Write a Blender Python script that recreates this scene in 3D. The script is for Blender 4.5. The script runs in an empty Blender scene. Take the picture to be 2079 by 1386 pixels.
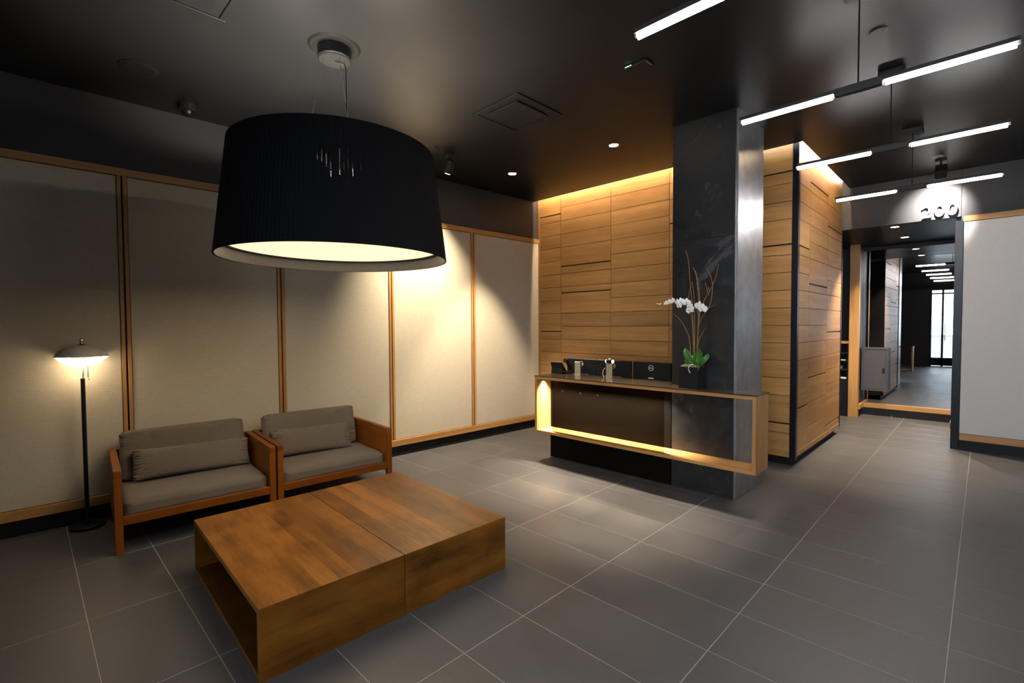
import bpy, bmesh, math, random
from mathutils import Matrix, Vector, noise
random.seed(7)
SC = bpy.context.scene
COL = SC.collection
PI = math.pi

# ------------------------------------------------------------------ camera, world, exposure
cam_data = bpy.data.cameras.new('camera'); cam = bpy.data.objects.new('camera', cam_data); COL.objects.link(cam)
cam_data.sensor_width = 36.0; cam_data.lens = 976.8866 / 2079 * 36.0; cam_data.clip_start = 0.05; cam_data.clip_end = 200
cam.matrix_world = Matrix(((0.70072017, 0.02703254, -0.7129239, 0.0),
                           (-0.71341504, 0.01885041, -0.70048814, 0.0),
                           (-0.00549707, 0.9994568, 0.03249428, 1.515),
                           (0, 0, 0, 1)))
SC.camera = cam
SC.view_settings.view_transform = 'Standard'; SC.view_settings.look = 'None'
SC.view_settings.gamma = 1.0; SC.view_settings.use_curve_mapping = False
SC.view_settings.exposure = 0.9
cy = SC.cycles
cy.use_light_tree = False; cy.max_bounces = 6; cy.diffuse_bounces = 3; cy.glossy_bounces = 4; cy.transmission_bounces = 2; cy.transparent_max_bounces = 8
cy.caustics_reflective = False; cy.caustics_refractive = False; cy.use_adaptive_sampling = True; cy.adaptive_threshold = 0.04
world = bpy.data.worlds.new('world'); SC.world = world; world.use_nodes = True
bg = world.node_tree.nodes['Background']; bg.inputs[0].default_value = (0.80, 0.90, 1.0, 1); bg.inputs[1].default_value = 7.5
WARM = (1.0, 0.70, 0.40); SOFT = (1.0, 0.82, 0.60); COOL = (1.0, 0.97, 0.96)
CEIL = 3.345
MIRROR_X = 9.93

# ------------------------------------------------------------------ materials
MATS = {}
def new_mat(name):
    m = bpy.data.materials.new(name); m.use_nodes = True
    nt = m.node_tree; b = nt.nodes['Principled BSDF']; MATS[name] = m
    return m, nt, b
def N(nt, t, **kw):
    n = nt.nodes.new(t)
    for k, v in kw.items(): setattr(n, k, v)
    return n
def ramp(nt, src, stops):
    r = N(nt, 'ShaderNodeValToRGB'); e = r.color_ramp.elements
    while len(e) < len(stops): e.new(0.5)
    for i, (p, c) in enumerate(stops):
        e[i].position = p; e[i].color = (*c, 1)
    nt.links.new(src, r.inputs[0]); return r
def coords(nt, scale=(1, 1, 1), rnd=False):
    tc = N(nt, 'ShaderNodeTexCoord'); mp = N(nt, 'ShaderNodeMapping'); mp.inputs['Scale'].default_value = scale
    nt.links.new(tc.outputs['Object'], mp.inputs['Vector'])
    if rnd:
        oi = N(nt, 'ShaderNodeObjectInfo'); mu = N(nt, 'ShaderNodeMath', operation='MULTIPLY'); mu.inputs[1].default_value = 37.0
        nt.links.new(oi.outputs['Random'], mu.inputs[0])
        ad = N(nt, 'ShaderNodeVectorMath', operation='ADD')
        nt.links.new(mp.outputs[0], ad.inputs[0]); nt.links.new(mu.outputs[0], ad.inputs[1])
        return ad.outputs[0]
    return mp.outputs[0]
def tex_noise(nt, vec, scale, detail=4, rough=0.5, dist=0.0):
    n = N(nt, 'ShaderNodeTexNoise'); n.inputs['Scale'].default_value = scale; n.inputs['Detail'].default_value = detail
    n.inputs['Roughness'].default_value = rough; n.inputs['Distortion'].default_value = dist
    nt.links.new(vec, n.inputs['Vector']); return n.outputs['Fac']
def bump(nt, b, src, strength, dist=0.002):
    bp = N(nt, 'ShaderNodeBump'); bp.inputs['Strength'].default_value = strength; bp.inputs['Distance'].default_value = dist
    nt.links.new(src, bp.inputs['Height']); nt.links.new(bp.outputs[0], b.inputs['Normal'])
def plain(name, col, rough=0.5, metal=0.0, spec=0.5, var=0.08, sc=30):
    m, nt, b = new_mat(name)
    v = coords(nt); f = tex_noise(nt, v, sc, 3)
    r = ramp(nt, f, [(0.3, tuple(c * (1 - var) for c in col)), (0.7, tuple(min(1, c * (1 + var)) for c in col))])
    nt.links.new(r.outputs[0], b.inputs['Base Color'])
    b.inputs['Roughness'].default_value = rough; b.inputs['Metallic'].default_value = metal
    b.inputs['Specular IOR Level'].default_value = spec
    return m
def wood(name, dark, light, axis, rough=0.4, rings=9.0, spec=0.4, stretch=0.06, cloud=0.0, spread=0.12):
    """grain running along local axis, each object shifted and toned a little differently"""
    m, nt, b = new_mat(name)
    s = [1.0, 1.0, 1.0]; s[axis] = stretch
    v = coords(nt, tuple(s), rnd=True)
    f1 = tex_noise(nt, v, rings, 5, 0.55, 0.6)
    f2 = tex_noise(nt, v, rings * 9, 3, 0.6)
    mx = N(nt, 'ShaderNodeMix'); mx.inputs['Factor'].default_value = 0.32
    nt.links.new(f1, mx.inputs['A']); nt.links.new(f2, mx.inputs['B'])
    out = mx.outputs['Result']
    if cloud:
        v2 = coords(nt, (1, 1, 1), rnd=True); f3 = tex_noise(nt, v2, 3.2, 5, 0.6, 0.8)
        m2 = N(nt, 'ShaderNodeMix'); m2.inputs['Factor'].default_value = cloud
        nt.links.new(out, m2.inputs['A']); nt.links.new(f3, m2.inputs['B']); out = m2.outputs['Result']
    mid = tuple((a + c) / 2 for a, c in zip(dark, light))
    r = ramp(nt, out, [(0.33, dark), (0.5, mid), (0.68, light)])
    oi = N(nt, 'ShaderNodeObjectInfo'); mr = N(nt, 'ShaderNodeMapRange')
    mr.inputs['To Min'].default_value = 1 - spread; mr.inputs['To Max'].default_value = 1 + spread
    nt.links.new(oi.outputs['Random'], mr.inputs['Value'])
    hs = N(nt, 'ShaderNodeHueSaturation'); nt.links.new(mr.outputs[0], hs.inputs['Value']); nt.links.new(r.outputs[0], hs.inputs['Color'])
    nt.links.new(hs.outputs[0], b.inputs['Base Color'])
    b.inputs['Roughness'].default_value = rough; b.inputs['Specular IOR Level'].default_value = spec
    bump(nt, b, f2, 0.12, 0.001)
    return m
def linen(name, a, c, rough=0.9):
    m, nt, b = new_mat(name)
    vh = coords(nt, (9, 9, 260), rnd=True); vv = coords(nt, (280, 280, 11), rnd=True)
    h = tex_noise(nt, vh, 1.6, 3, 0.6); w = tex_noise(nt, vv, 1.6, 3, 0.6)
    mx = N(nt, 'ShaderNodeMix'); mx.inputs['Factor'].default_value = 0.5
    nt.links.new(h, mx.inputs['A']); nt.links.new(w, mx.inputs['B'])
    r = ramp(nt, mx.outputs['Result'], [(0.36, a), (0.64, c)])
    nt.links.new(r.outputs[0], b.inputs['Base Color']); b.inputs['Roughness'].default_value = rough
    b.inputs['Specular IOR Level'].default_value = 0.15
    bump(nt, b, mx.outputs['Result'], 0.25, 0.002)
    return m
def cloth(name, col):
    m, nt, b = new_mat(name)
    v = coords(nt); f = tex_noise(nt, v, 5, 3); g = tex_noise(nt, v, 420, 2)
    r = ramp(nt, f, [(0.3, tuple(c * 0.93 for c in col)), (0.7, tuple(c * 1.05 for c in col))])
    nt.links.new(r.outputs[0], b.inputs['Base Color']); b.inputs['Roughness'].default_value = 0.85
    b.inputs['Specular IOR Level'].default_value = 0.2; b.inputs['Sheen Weight'].default_value = 0.15
    bump(nt, b, g, 0.2, 0.001); return m
def glow(name, col, strength):
    m, nt, b = new_mat(name)
    b.inputs['Base Color'].default_value = (0.8, 0.8, 0.8, 1)
    b.inputs['Emission Color'].default_value = (*col, 1); b.inputs['Emission Strength'].default_value = strength
    return m
def tile_mat():
    m, nt, b = new_mat('tile')
    v = coords(nt, (1, 1, 1), rnd=True)
    f = tex_noise(nt, v, 2.2, 5, 0.6, 0.4); g = tex_noise(nt, coords(nt, (2, 0.5, 1), rnd=True), 26, 4, 0.65)
    mx = N(nt, 'ShaderNodeMix'); mx.inputs['Factor'].default_value = 0.3
    nt.links.new(f, mx.inputs['A']); nt.links.new(g, mx.inputs['B'])
    r = ramp(nt, mx.outputs['Result'], [(0.3, (0.050, 0.0485, 0.051)), (0.7, (0.075, 0.0725, 0.0755))])
    fl = tex_noise(nt, v, 60, 2, 0.5); fr = ramp(nt, fl, [(0.74, (0, 0, 0)), (0.80, (1, 1, 1))])
    m2 = N(nt, 'ShaderNodeMix', data_type='RGBA'); m2.inputs['B'].default_value = (0.12, 0.115, 0.11, 1)
    nt.links.new(fr.outputs[0], m2.inputs['Factor']); nt.links.new(r.outputs[0], m2.inputs['A'])
    nt.links.new(m2.outputs['Result'], b.inputs['Base Color'])
    rr = ramp(nt, f, [(0.3, (0.40, 0.40, 0.40)), (0.7, (0.50, 0.50, 0.50))]); nt.links.new(rr.outputs[0], b.inputs['Roughness'])
    b.inputs['Specular IOR Level'].default_value = 0.5
    return m
def stone(name, rough):
    m, nt, b = new_mat(name)
    v = coords(nt)
    f = tex_noise(nt, v, 1.6, 6, 0.62, 1.4); k = tex_noise(nt, v, 1.1, 5, 0.55, 2.2); h = tex_noise(nt, v, 9, 5, 0.65, 0.5)
    base = ramp(nt, h, [(0.3, (0.007, 0.007, 0.008)), (0.75, (0.017, 0.017, 0.019))])
    vein = ramp(nt, k, [(0.442, (0, 0, 0)), (0.448, (1, 1, 1)), (0.452, (1, 1, 1)), (0.458, (0, 0, 0))])
    patch = ramp(nt, f, [(0.605, (0, 0, 0)), (0.618, (1, 1, 1)), (0.65, (1, 1, 1)), (0.70, (0.2, 0.2, 0.2))])
    mm = N(nt, 'ShaderNodeMath', operation='MAXIMUM')
    mv = N(nt, 'ShaderNodeMath', operation='MULTIPLY'); mv.inputs[1].default_value = 0.5
    nt.links.new(vein.outputs[0], mv.inputs[0]); nt.links.new(mv.outputs[0], mm.inputs[0]); nt.links.new(patch.outputs[0], mm.inputs[1])
    br = N(nt, 'ShaderNodeMath', operation='MULTIPLY'); nt.links.new(mm.outputs[0], br.inputs[0]); nt.links.new(h, br.inputs[1])
    mx = N(nt, 'ShaderNodeMix', data_type='RGBA'); mx.inputs['B'].default_value = (0.075, 0.075, 0.085, 1)
    nt.links.new(br.outputs[0], mx.inputs['Factor']); nt.links.new(base.outputs[0], mx.inputs['A'])
    nt.links.new(mx.outputs['Result'], b.inputs['Base Color'])
    rr = ramp(nt, h, [(0.3, (rough - 0.05,) * 3), (0.7, (rough + 0.1,) * 3)]); nt.links.new(rr.outputs[0], b.inputs['Roughness'])
    return m
def glass(name, tint, refl_rough=0.03, ior=1.45):
    m = bpy.data.materials.new(name); m.use_nodes = True; nt = m.node_tree; nt.nodes.clear(); MATS[name] = m
    o = N(nt, 'ShaderNodeOutputMaterial'); t = N(nt, 'ShaderNodeBsdfTransparent'); g = N(nt, 'ShaderNodeBsdfGlossy')
    t.inputs[0].default_value = (*tint, 1); g.inputs['Roughness'].default_value = refl_rough; g.inputs[0].default_value = (1, 1, 1, 1)
    fr = N(nt, 'ShaderNodeFresnel'); fr.inputs[0].default_value = ior; mx = N(nt, 'ShaderNodeMixShader')
    nt.links.new(fr.outputs[0], mx.inputs[0]); nt.links.new(t.outputs[0], mx.inputs[1]); nt.links.new(g.outputs[0], mx.inputs[2])
    nt.links.new(mx.outputs[0], o.inputs[0]); return m

plain('charcoal', (0.026, 0.025, 0.028), 0.5, spec=0.3, var=0.05)
plain('ceiling_paint', (0.0105, 0.0105, 0.011), 0.36, spec=0.14, var=0.04, sc=6)
plain('black', (0.007, 0.007, 0.008), 0.5, spec=0.2)
plain('black_gloss', (0.007, 0.007, 0.011), 0.3, spec=0.22)
plain('black_steel', (0.42, 0.42, 0.43), 0.36, metal=1.0, var=0.15, sc=8)
plain('lacquer', (0.0045, 0.0036, 0.0032), 0.5, spec=0.06)
plain('plaster', (0.30, 0.29, 0.29), 0.8)
plain('grout', (0.30, 0.29, 0.28), 0.8)
plain('steel', (0.62, 0.61, 0.60), 0.28, metal=1.0)
plain('brushed', (0.60, 0.57, 0.52), 0.42, metal=1.0)
plain('brass', (0.45, 0.33, 0.15), 0.3, metal=1.0)
plain('pewter', (0.007, 0.0066, 0.006), 0.6, spec=0.08)
plain('pewter_light', (0.011, 0.0105, 0.0095), 0.6, spec=0.1)
plain('grey_metal', (0.045, 0.042, 0.050), 0.45, spec=0.3)
plain('lamp_grey', (0.50, 0.48, 0.44), 0.5)
plain('dark_fitting', (0.018, 0.018, 0.019), 0.5, spec=0.2)
plain('white_plastic', (0.75, 0.75, 0.74), 0.4)
plain('shade_silver', (0.020, 0.020, 0.021), 0.5)
plain('digit_white', (0.75, 0.75, 0.74), 0.45)
plain('paper', (0.70, 0.68, 0.62), 0.8)
plain('pavement', (0.42, 0.41, 0.40), 0.9)
plain('red_paint', (0.70, 0.05, 0.05), 0.5)
plain('yellow_paint', (0.75, 0.72, 0.08), 0.5)
plain('facade', (0.62, 0.64, 0.66), 0.8)
OAK_D, OAK_L = (0.275, 0.128, 0.037), (0.465, 0.248, 0.082)
for ax, nm in ((0, 'oak_x'), (1, 'oak_y'), (2, 'oak_z')): wood(nm, OAK_D, OAK_L, ax, 0.45, spread=0.10)
for ax, nm in ((0, 'teak_x'), (1, 'teak_y'), (2, 'teak_z')): wood(nm, (0.10, 0.024, 0.002), (0.245, 0.074, 0.008), ax, 0.42, spread=0.05, cloud=0.3, spec=0.18)
for ax, nm in ((0, 'table_x'), (1, 'table_y')): wood(nm, (0.038, 0.011, 0.0013), (0.27, 0.102, 0.012), ax, 0.30, rings=9, stretch=0.09, cloud=0.38, spread=0.30, spec=0.28)
linen('linen', (0.39, 0.345, 0.265), (0.49, 0.44, 0.35)); linen('linen_white', (0.54, 0.52, 0.51), (0.60, 0.58, 0.57))
cloth('cushion_grey', (0.128, 0.104, 0.081))
tile_mat(); stone('slate', 0.34)
glass('smoked_glass', (0.62, 0.58, 0.52), ior=1.22); glass('clear_glass', (0.93, 0.96, 0.97))
m, nt, b = new_mat('mirror'); b.inputs['Base Color'].default_value = (0.40, 0.40, 0.41, 1); b.inputs['Metallic'].default_value = 1; b.inputs['Roughness'].default_value = 0.01
m, nt, b = new_mat('bronze_glass'); b.inputs['Base Color'].default_value = (0.045, 0.033, 0.02, 1); b.inputs['Roughness'].default_value = 0.06; b.inputs['Specular IOR Level'].default_value = 0.8
def woven(name, col, rough, spec):
    """pleated ribbon fabric, with tiny gaps between the ribbons"""
    m, nt, b = new_mat(name)
    tc = N(nt, 'ShaderNodeTexCoord'); gr = N(nt, 'ShaderNodeTexGradient', gradient_type='RADIAL'); nt.links.new(tc.outputs['Object'], gr.inputs[0])
    def op(o, a, v):
        n = N(nt, 'ShaderNodeMath', operation=o); nt.links.new(a, n.inputs[0])
        if isinstance(v, (int, float)): n.inputs[1].default_value = v
        elif v is not None: nt.links.new(v, n.inputs[1])
        return n.outputs[0]
    pl = op('MULTIPLY', gr.outputs['Fac'], 187.0)
    sn = op('SINE', op('MULTIPLY', pl, 2 * PI), None); bump(nt, b, sn, 0.3, 0.002)
    sx = N(nt, 'ShaderNodeSeparateXYZ'); nt.links.new(tc.outputs['Object'], sx.inputs[0])
    rows = op('LESS_THAN', op('FRACT', op('MULTIPLY', sx.outputs['Z'], 110.0), None), 0.5)
    cols = op('LESS_THAN', op('FRACT', pl, None), 0.14)
    cb = N(nt, 'ShaderNodeCombineXYZ'); nt.links.new(op('FLOOR', pl, None), cb.inputs[0]); nt.links.new(op('MULTIPLY', sx.outputs['Z'], 9.0), cb.inputs[1])
    gap = op('GREATER_THAN', tex_noise(nt, cb.outputs[0], 0.9, 2), 0.53)
    hole = op('MULTIPLY', op('MULTIPLY', rows, cols), op('MULTIPLY', gap, op('MULTIPLY', op('GREATER_THAN', sx.outputs['Z'], 2.31), op('LESS_THAN', sx.outputs['Z'], 2.56))))
    b.inputs['Base Color'].default_value = (*col, 1); b.inputs['Roughness'].default_value = rough; b.inputs['Specular IOR Level'].default_value = spec
    tr = N(nt, 'ShaderNodeBsdfTransparent'); mx = N(nt, 'ShaderNodeMixShader'); o = nt.nodes['Material Output']
    nt.links.new(hole, mx.inputs[0]); nt.links.new(b.outputs[0], mx.inputs[1]); nt.links.new(tr.outputs[0], mx.inputs[2]); nt.links.new(mx.outputs[0], o.inputs[0])
    return m
woven('shade_black', (0.003, 0.003, 0.004), 0.7, 0.08); woven('shade_lining', (0.020, 0.020, 0.021), 0.5, 0.4)
m, nt, b = new_mat('petal'); b.inputs['Base Color'].default_value = (0.85, 0.83, 0.84, 1); b.inputs['Roughness'].default_value = 0.5; b.inputs['Specular IOR Level'].default_value = 0.3
plain('lip', (0.70, 0.55, 0.18), 0.5); plain('leaf', (0.045, 0.16, 0.025), 0.3, var=0.25, sc=12); plain('moss', (0.05, 0.055, 0.012), 0.9, var=0.4, sc=60)
plain('twig', (0.24, 0.105, 0.03), 0.6, var=0.3, sc=40); plain('stem', (0.10, 0.13, 0.03), 0.5)
glow('tube_light', COOL, 76.0); glow('diffuser', (1.0, 0.79, 0.46), 0.72); glow('bulb_warm', (1.0, 0.80, 0.52), 60.0); glow('louvre_glow', (1.0, 0.82, 0.56), 2.2)
glow('led_warm', (1.0, 0.74, 0.46), 520.0); glow('pendant_bulb', (1.0, 0.9, 0.72), 1.6); glow('green_led', (0.3, 1.0, 0.25), 0.5); glow('ring_shine', (0.8, 0.85, 1.0), 1.0)
for q_ in ('pendant_bulb', 'louvre_glow', 'green_led', 'ring_shine', 'bulb_warm'): MATS[q_].cycles.emission_sampling = 'NONE'

# ------------------------------------------------------------------ mesh helpers
class G:
    """collects geometry of one part"""
    def __init__(s): s.v = []; s.f = []
    def box(s, x0, x1, y0, y1, z0, z1):
        n = len(s.v)
        s.v += [(x0, y0, z0), (x1, y0, z0), (x1, y1, z0), (x0, y1, z0), (x0, y0, z1), (x1, y0, z1), (x1, y1, z1), (x0, y1, z1)]
        s.f += [tuple(n + i for i in q) for q in ((0, 3, 2, 1), (4, 5, 6, 7), (0, 1, 5, 4), (1, 2, 6, 5), (2, 3, 7, 6), (3, 0, 4, 7))]
        return s
    def prism(s, pts, z0, z1):
        n = len(s.v); k = len(pts)
        s.v += [(x, y, z0) for x, y in pts] + [(x, y, z1) for x, y in pts]
        s.f += [tuple(n + k - 1 - i for i in range(k)), tuple(n + k + i for i in range(k))]
        s.f += [(n + i, n + (i + 1) % k, n + k + (i + 1) % k, n + k + i) for i in range(k)]
        return s
    def lathe(s, prof, c=(0, 0, 0), seg=40, closed=False, M=None):
        n = len(s.v); k = len(prof)
        for i in range(seg):
            a = 2 * PI * i / seg
            for r, z in prof:
                p = Vector((r * math.cos(a), r * math.sin(a), z))
                if M: p = M @ p
                s.v.append((p.x + c[0], p.y + c[1], p.z + c[2]))
        for i in range(seg):
            j = (i + 1) % seg
            for q in range(k if closed else k - 1):
                w = (q + 1) % k
                s.f.append((n + i * k + q, n + j * k + q, n + j * k + w, n + i * k + w))
        if not closed:
            if prof[0][0] > 1e-6: s.f.append(tuple(n + (seg - 1 - i) * k for i in range(seg)))
            if prof[-1][0] > 1e-6: s.f.append(tuple(n + i * k + k - 1 for i in range(seg)))
        return s
    def disc(s, c, r, h, seg=32, M=None): return s.lathe([(r, 0), (r, h)], c, seg, M=M)
    def tube(s, path, rad, seg=8, cap=True):
        P = [Vector(p) for p in path]; n = len(s.v); up = Vector((0, 0, 1))
        rads = rad if isinstance(rad, (list, tuple)) else [rad] * len(P)
        prev = None
        for i, p in enumerate(P):
            t = (P[min(i + 1, len(P) - 1)] - P[max(i - 1, 0)]).normalized()
            if prev is None:
                a = t.cross(up) if abs(t.z) < 0.95 else t.cross(Vector((1, 0, 0)))
            else: a = prev - t * prev.dot(t)
            a.normalize(); b_ = t.cross(a); prev = a
            for q in range(seg):
                w = 2 * PI * q / seg; o = p + (a * math.cos(w) + b_ * math.sin(w)) * rads[i]; s.v.append(tuple(o))
        for i in range(len(P) - 1):
            for q in range(seg):
                w = (q + 1) % seg
                s.f.append((n + i * seg + q, n + i * seg + w, n + (i + 1) * seg + w, n + (i + 1) * seg + q))
        if cap:
            s.f.append(tuple(n + seg - 1 - q for q in range(seg))); s.f.append(tuple(n + (len(P) - 1) * seg + q for q in range(seg)))
        return s
    def grid(s, fn, nu, nv):
        n = len(s.v)
        for i in range(nu + 1):
            for j in range(nv + 1): s.v.append(tuple(fn(i / nu, j / nv)))
        for i in range(nu):
            for j in range(nv):
                a = n + i * (nv + 1) + j; s.f.append((a, a + nv + 1, a + nv + 2, a + 1))
        return s
    def mesh(s, name, bevel=0.0, smooth=False, segs=1):
        me = bpy.data.meshes.new(name); me.from_pydata(s.v, [], s.f); me.update()
        bm = bmesh.new(); bm.from_mesh(me)
        bmesh.ops.remove_doubles(bm, verts=bm.verts, dist=1e-5)
        bmesh.ops.recalc_face_normals(bm, faces=bm.faces)
        if bevel: bmesh.ops.bevel(bm, geom=list(bm.edges), offset=bevel, segments=segs, affect='EDGES', profile=0.5)
        bm.to_mesh(me); bm.free()
        if smooth:
            me.shade_smooth(); me.set_sharp_from_angle(angle=math.radians(35))
        return me
    def build(s, name, mat, parent=None, loc=(0, 0, 0), rotz=0.0, bevel=0.0, smooth=False, segs=1):
        me = s.mesh(name, bevel, smooth, segs); me.materials.append(MATS[mat])
        return put(name, me, parent, loc, rotz)
def put(name, data, parent=None, loc=(0, 0, 0), rotz=0.0):
    o = bpy.data.objects.new(name, data); COL.objects.link(o); o.location = loc; o.rotation_euler = (0, 0, rotz)
    if parent is not None: o.parent = parent
    return o
def tag(o, label, cat, group=None):
    o['label'] = label; o['category'] = cat
    if group: o['group'] = group
    return o
def struct(o, label=None):
    o['kind'] = 'structure'
    if label: o['label'] = label
    return o
def thing(name, label, cat, loc=(0, 0, 0), rotz=0.0, group=None): return tag(put(name, None, None, loc, rotz), label, cat, group)
def copy_tree(o, parent=None):
    c = o.copy(); COL.objects.link(c); c.parent = parent
    for ch in list(o.children): copy_tree(ch, c)
    return c
def lamp(kind, name, parent, loc, energy, col, target=None, **kw):
    d = bpy.data.lights.new(name, kind); d.energy = energy; d.color = col
    for k, v in kw.items(): setattr(d, k, v)
    o = bpy.data.objects.new(name, d); COL.objects.link(o); o.location = loc
    if parent is not None: o.parent = parent
    if target is not None: o.rotation_euler = (Vector(target) - Vector(loc)).to_track_quat('-Z', 'Y').to_euler()
    return o

# ------------------------------------------------------------------ floor with its tiles
GX, GY = 0.1973, 0.0935
floor = struct(G().box(-2.9, 10.2, -2.4, 5.3, -0.12, -0.0015).build('floor', 'grout'), 'floor of large dark grey tiles with pale joints')
tile_me = G().box(0.002, 0.398, 0.002, 0.798, -0.010, 0.0).mesh('floor_tile', bevel=0.0012); tile_me.materials.append(MATS['tile'])
rest = G(); n_t = 0
for i in range(-8, 25):
    for j in range(-3, 7):
        x, y = GX + 0.4 * i, GY + 0.8 * j
        if y > 4.95 or y + 0.8 < -2.3 or x > 10.0: continue
        seen = x > -0.7 and y > -0.95 and not (x > 5.7 and y > 1.9)
        if seen: put('floor_tile', tile_me, floor, (x, y, 0)); n_t += 1
        else: rest.box(x + 0.002, x + 0.398, y + 0.002, y + 0.798, -0.01, 0.0)
r_ = rest.build('floor_tile_field', 'tile', floor); r_['kind'] = 'stuff'

# ------------------------------------------------------------------ ceiling with the light slots
cg = G()
cg.box(-2.9, 5.36, 2.45, 5.3, CEIL, CEIL + 0.09)
cg.box(-2.9, 5.525, 1.335, 2.45, CEIL, CEIL + 0.09)
cg.box(-2.9, 8.0, -2.4, 1.335, CEIL, CEIL + 0.09)
ceiling = struct(cg.build('ceiling', 'ceiling_paint'), 'dark satin ceiling')
struct(G().box(5.2, 8.2, 1.2, 5.3, 3.72, 3.80).build('trim_1', 'charcoal'), 'dark lid over the light slot')

# ------------------------------------------------------------------ left wall: panels in oak frames
WA = -0.0416
wall_left = struct(G().box(-6.3, 3.2, 0.0, 0.12, 0.0, 3.5).build('wall_left', 'charcoal', loc=(3, 4.9007, 0), rotz=WA), 'dark wall with linen panels in oak frames')
struct(G().box(-6.3, 2.44, -0.020, -0.001, 0.0, 0.118).build('baseboard_left', 'black', loc=(3, 4.9007, 0), rotz=WA), 'black baseboard under the oak trim')
G().box(-6.3, 2.44, -0.040, -0.001, 0.118, 0.192).build('bottom_rail', 'oak_x', wall_left, bevel=0.002)
G().box(-6.3, 2.44, -0.040, -0.001, 2.735, 2.795).build('top_rail', 'oak_x', wall_left, bevel=0.002)
joints = [-6.0, -4.81, -3.61, -2.410, -1.215, -0.015, 1.185, 2.47]
for a, c in zip(joints[:-1], joints[1:]):
    e = c - 0.032 if c < 2.4 else 2.437
    G().box(a + 0.034, e - 0.002, -0.026, -0.001, 0.195, 2.731).build('linen_panel', 'linen', wall_left, bevel=0.004)
for c in joints[1:-1]:
    G().box(c - 0.031, c - 0.006, -0.038, -0.001, 0.192, 2.735).build('oak_strip', 'oak_z', wall_left, bevel=0.0015)
    G().box(c + 0.006, c + 0.031, -0.038, -0.001, 0.192, 2.735).build('oak_strip', 'oak_z', wall_left, bevel=0.0015)

# ------------------------------------------------------------------ oak boarded wall, behind the desk
LV = [3.195 - 0.188 * k for k in range(17)]
def boards(parent, place, c0, c1, cuts, mat, z0, z1, name='oak_board', th=0.014):
    """cuts: list of (z, gap); place(c0,c1,z0,z1,th) gives a box in the parent's frame"""
    cs = sorted([(z0, 0.0)] + [c for c in cuts if z0 + 0.03 < c[0] < z1 - 0.03] + [(z1, 0.0)])
    for (a, ga), (b2, gb) in zip(cs[:-1], cs[1:]):
        bx = place(c0 + 0.0024, c1 - 0.0024, a + ga / 2, b2 - gb / 2, th)
        cx, cy, cz = (bx[0] + bx[1]) / 2, (bx[2] + bx[3]) / 2, (bx[4] + bx[5]) / 2
        G().box(bx[0] - cx, bx[1] - cx, bx[2] - cy, bx[3] - cy, bx[4] - cz, bx[5] - cz).build(name, mat, parent, loc=(cx, cy, cz), bevel=0.001)
NJ, WJ = 0.0050, 0.016
lv = lambda *ks: [(LV[k], NJ) for k in ks]
wall_back = struct(G().box(5.458, 5.56, 2.45, 5.0, 0.0, 3.72).build('wall_back', 'black'), 'oak boarded wall behind the reception desk')
onA = lambda c0, c1, a, b2, t: (5.44, 5.44 + t + 0.004, c0, c1, a, b2)
allL = list(range(17))
G().box(5.436, 5.458, 4.752, 4.79, 0.0, 3.72).build('edge_strip', 'oak_z', wall_back, bevel=0.001)
boards(wall_back, onA, 4.353, 4.752, [(3.111, WJ)] + lv(1, 2, 3, 4, 5, 6, 7, 8) + [(1.431, WJ)] + lv(10, 11, 12, 13, 14, 15, 16), 'oak_y', 0.09, 3.72)
boards(wall_back, onA, 3.519, 4.353, lv(0, 1, 2, 3) + [(2.36, WJ)] + lv(5, 6) + [(1.982, WJ)] + lv(8, 9, 10, 11, 12, 13, 14, 15, 16), 'oak_y', 0.09, 3.72)
boards(wall_back, onA, 2.704, 3.519, lv(*allL), 'oak_y', 0.09, 3.72)
boards(wall_back, onA, 2.45, 2.704, lv(0, 1) + [(2.72, WJ)] + lv(3, 4, 5, 6, 7, 8, 9, 10, 11, 12, 13, 14, 15, 16), 'oak_y', 0.09, 3.72)
struct(G().box(5.43, 5.457, 2.45, 4.79, 0.0, 0.088).build('baseboard_back', 'black'))

# ------------------------------------------------------------------ oak clad block beside the passage
block = struct(G().box(5.738, 7.915, 1.438, 3.0, 0.09, 3.72).build('wall_block', 'black'), 'oak boarded block beside the passage')
struct(G().box(5.765, 7.86, 1.465, 3.0, 0.0, 0.09).build('baseboard_block', 'black'), 'black recessed base of the oak block')
onB = lambda c0, c1, a, b2, t: (5.72, 5.72 + t + 0.004, c0, c1, a, b2)
boards(block, onB, 1.468, 2.45, [(3.132, WJ)] + lv(1, 2, 3) + [(2.365, WJ)] + lv(5, 6, 7, 8, 9, 10, 11, 12, 13) + [(0.449, WJ), (0.345, NJ)], 'oak_y', 0.145, 3.72)
G().box(5.716, 5.738, 1.468, 2.45, 0.09, 0.145).build('bottom_rail', 'oak_y', block, bevel=0.001)
onR = lambda c0, c1, a, b2, t: (c0, c1, 1.42, 1.42 + t + 0.004, a, b2)
boards(block, onR, 5.775, 6.232, lv(1, 2, 3) + [(2.353, WJ)] + lv(5, 6, 7, 8, 9, 10, 11, 13) + [(0.609, WJ), (0.517, NJ)], 'oak_x', 0.145, 3.72)
boards(block, onR, 6.232, 7.088, [(3.105, WJ)] + lv(1, 2, 3, 4, 5) + [(1.97, WJ)] + lv(7, 8, 9, 10, 11) + [(0.907, WJ), (0.62, NJ), (0.35, NJ)], 'oak_x', 0.145, 3.72)
boards(block, onR, 7.088, 7.905, lv(1) + [(2.739, WJ)] + lv(3, 4, 5, 6, 7, 8) + [(1.413, WJ)] + lv(10, 11, 12, 13, 14) + [(0.226, WJ)], 'oak_x', 0.145, 3.72)
G().box(5.775, 7.905, 1.416, 1.438, 0.09, 0.145).build('bottom_rail', 'oak_x', block, bevel=0.001)
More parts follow.
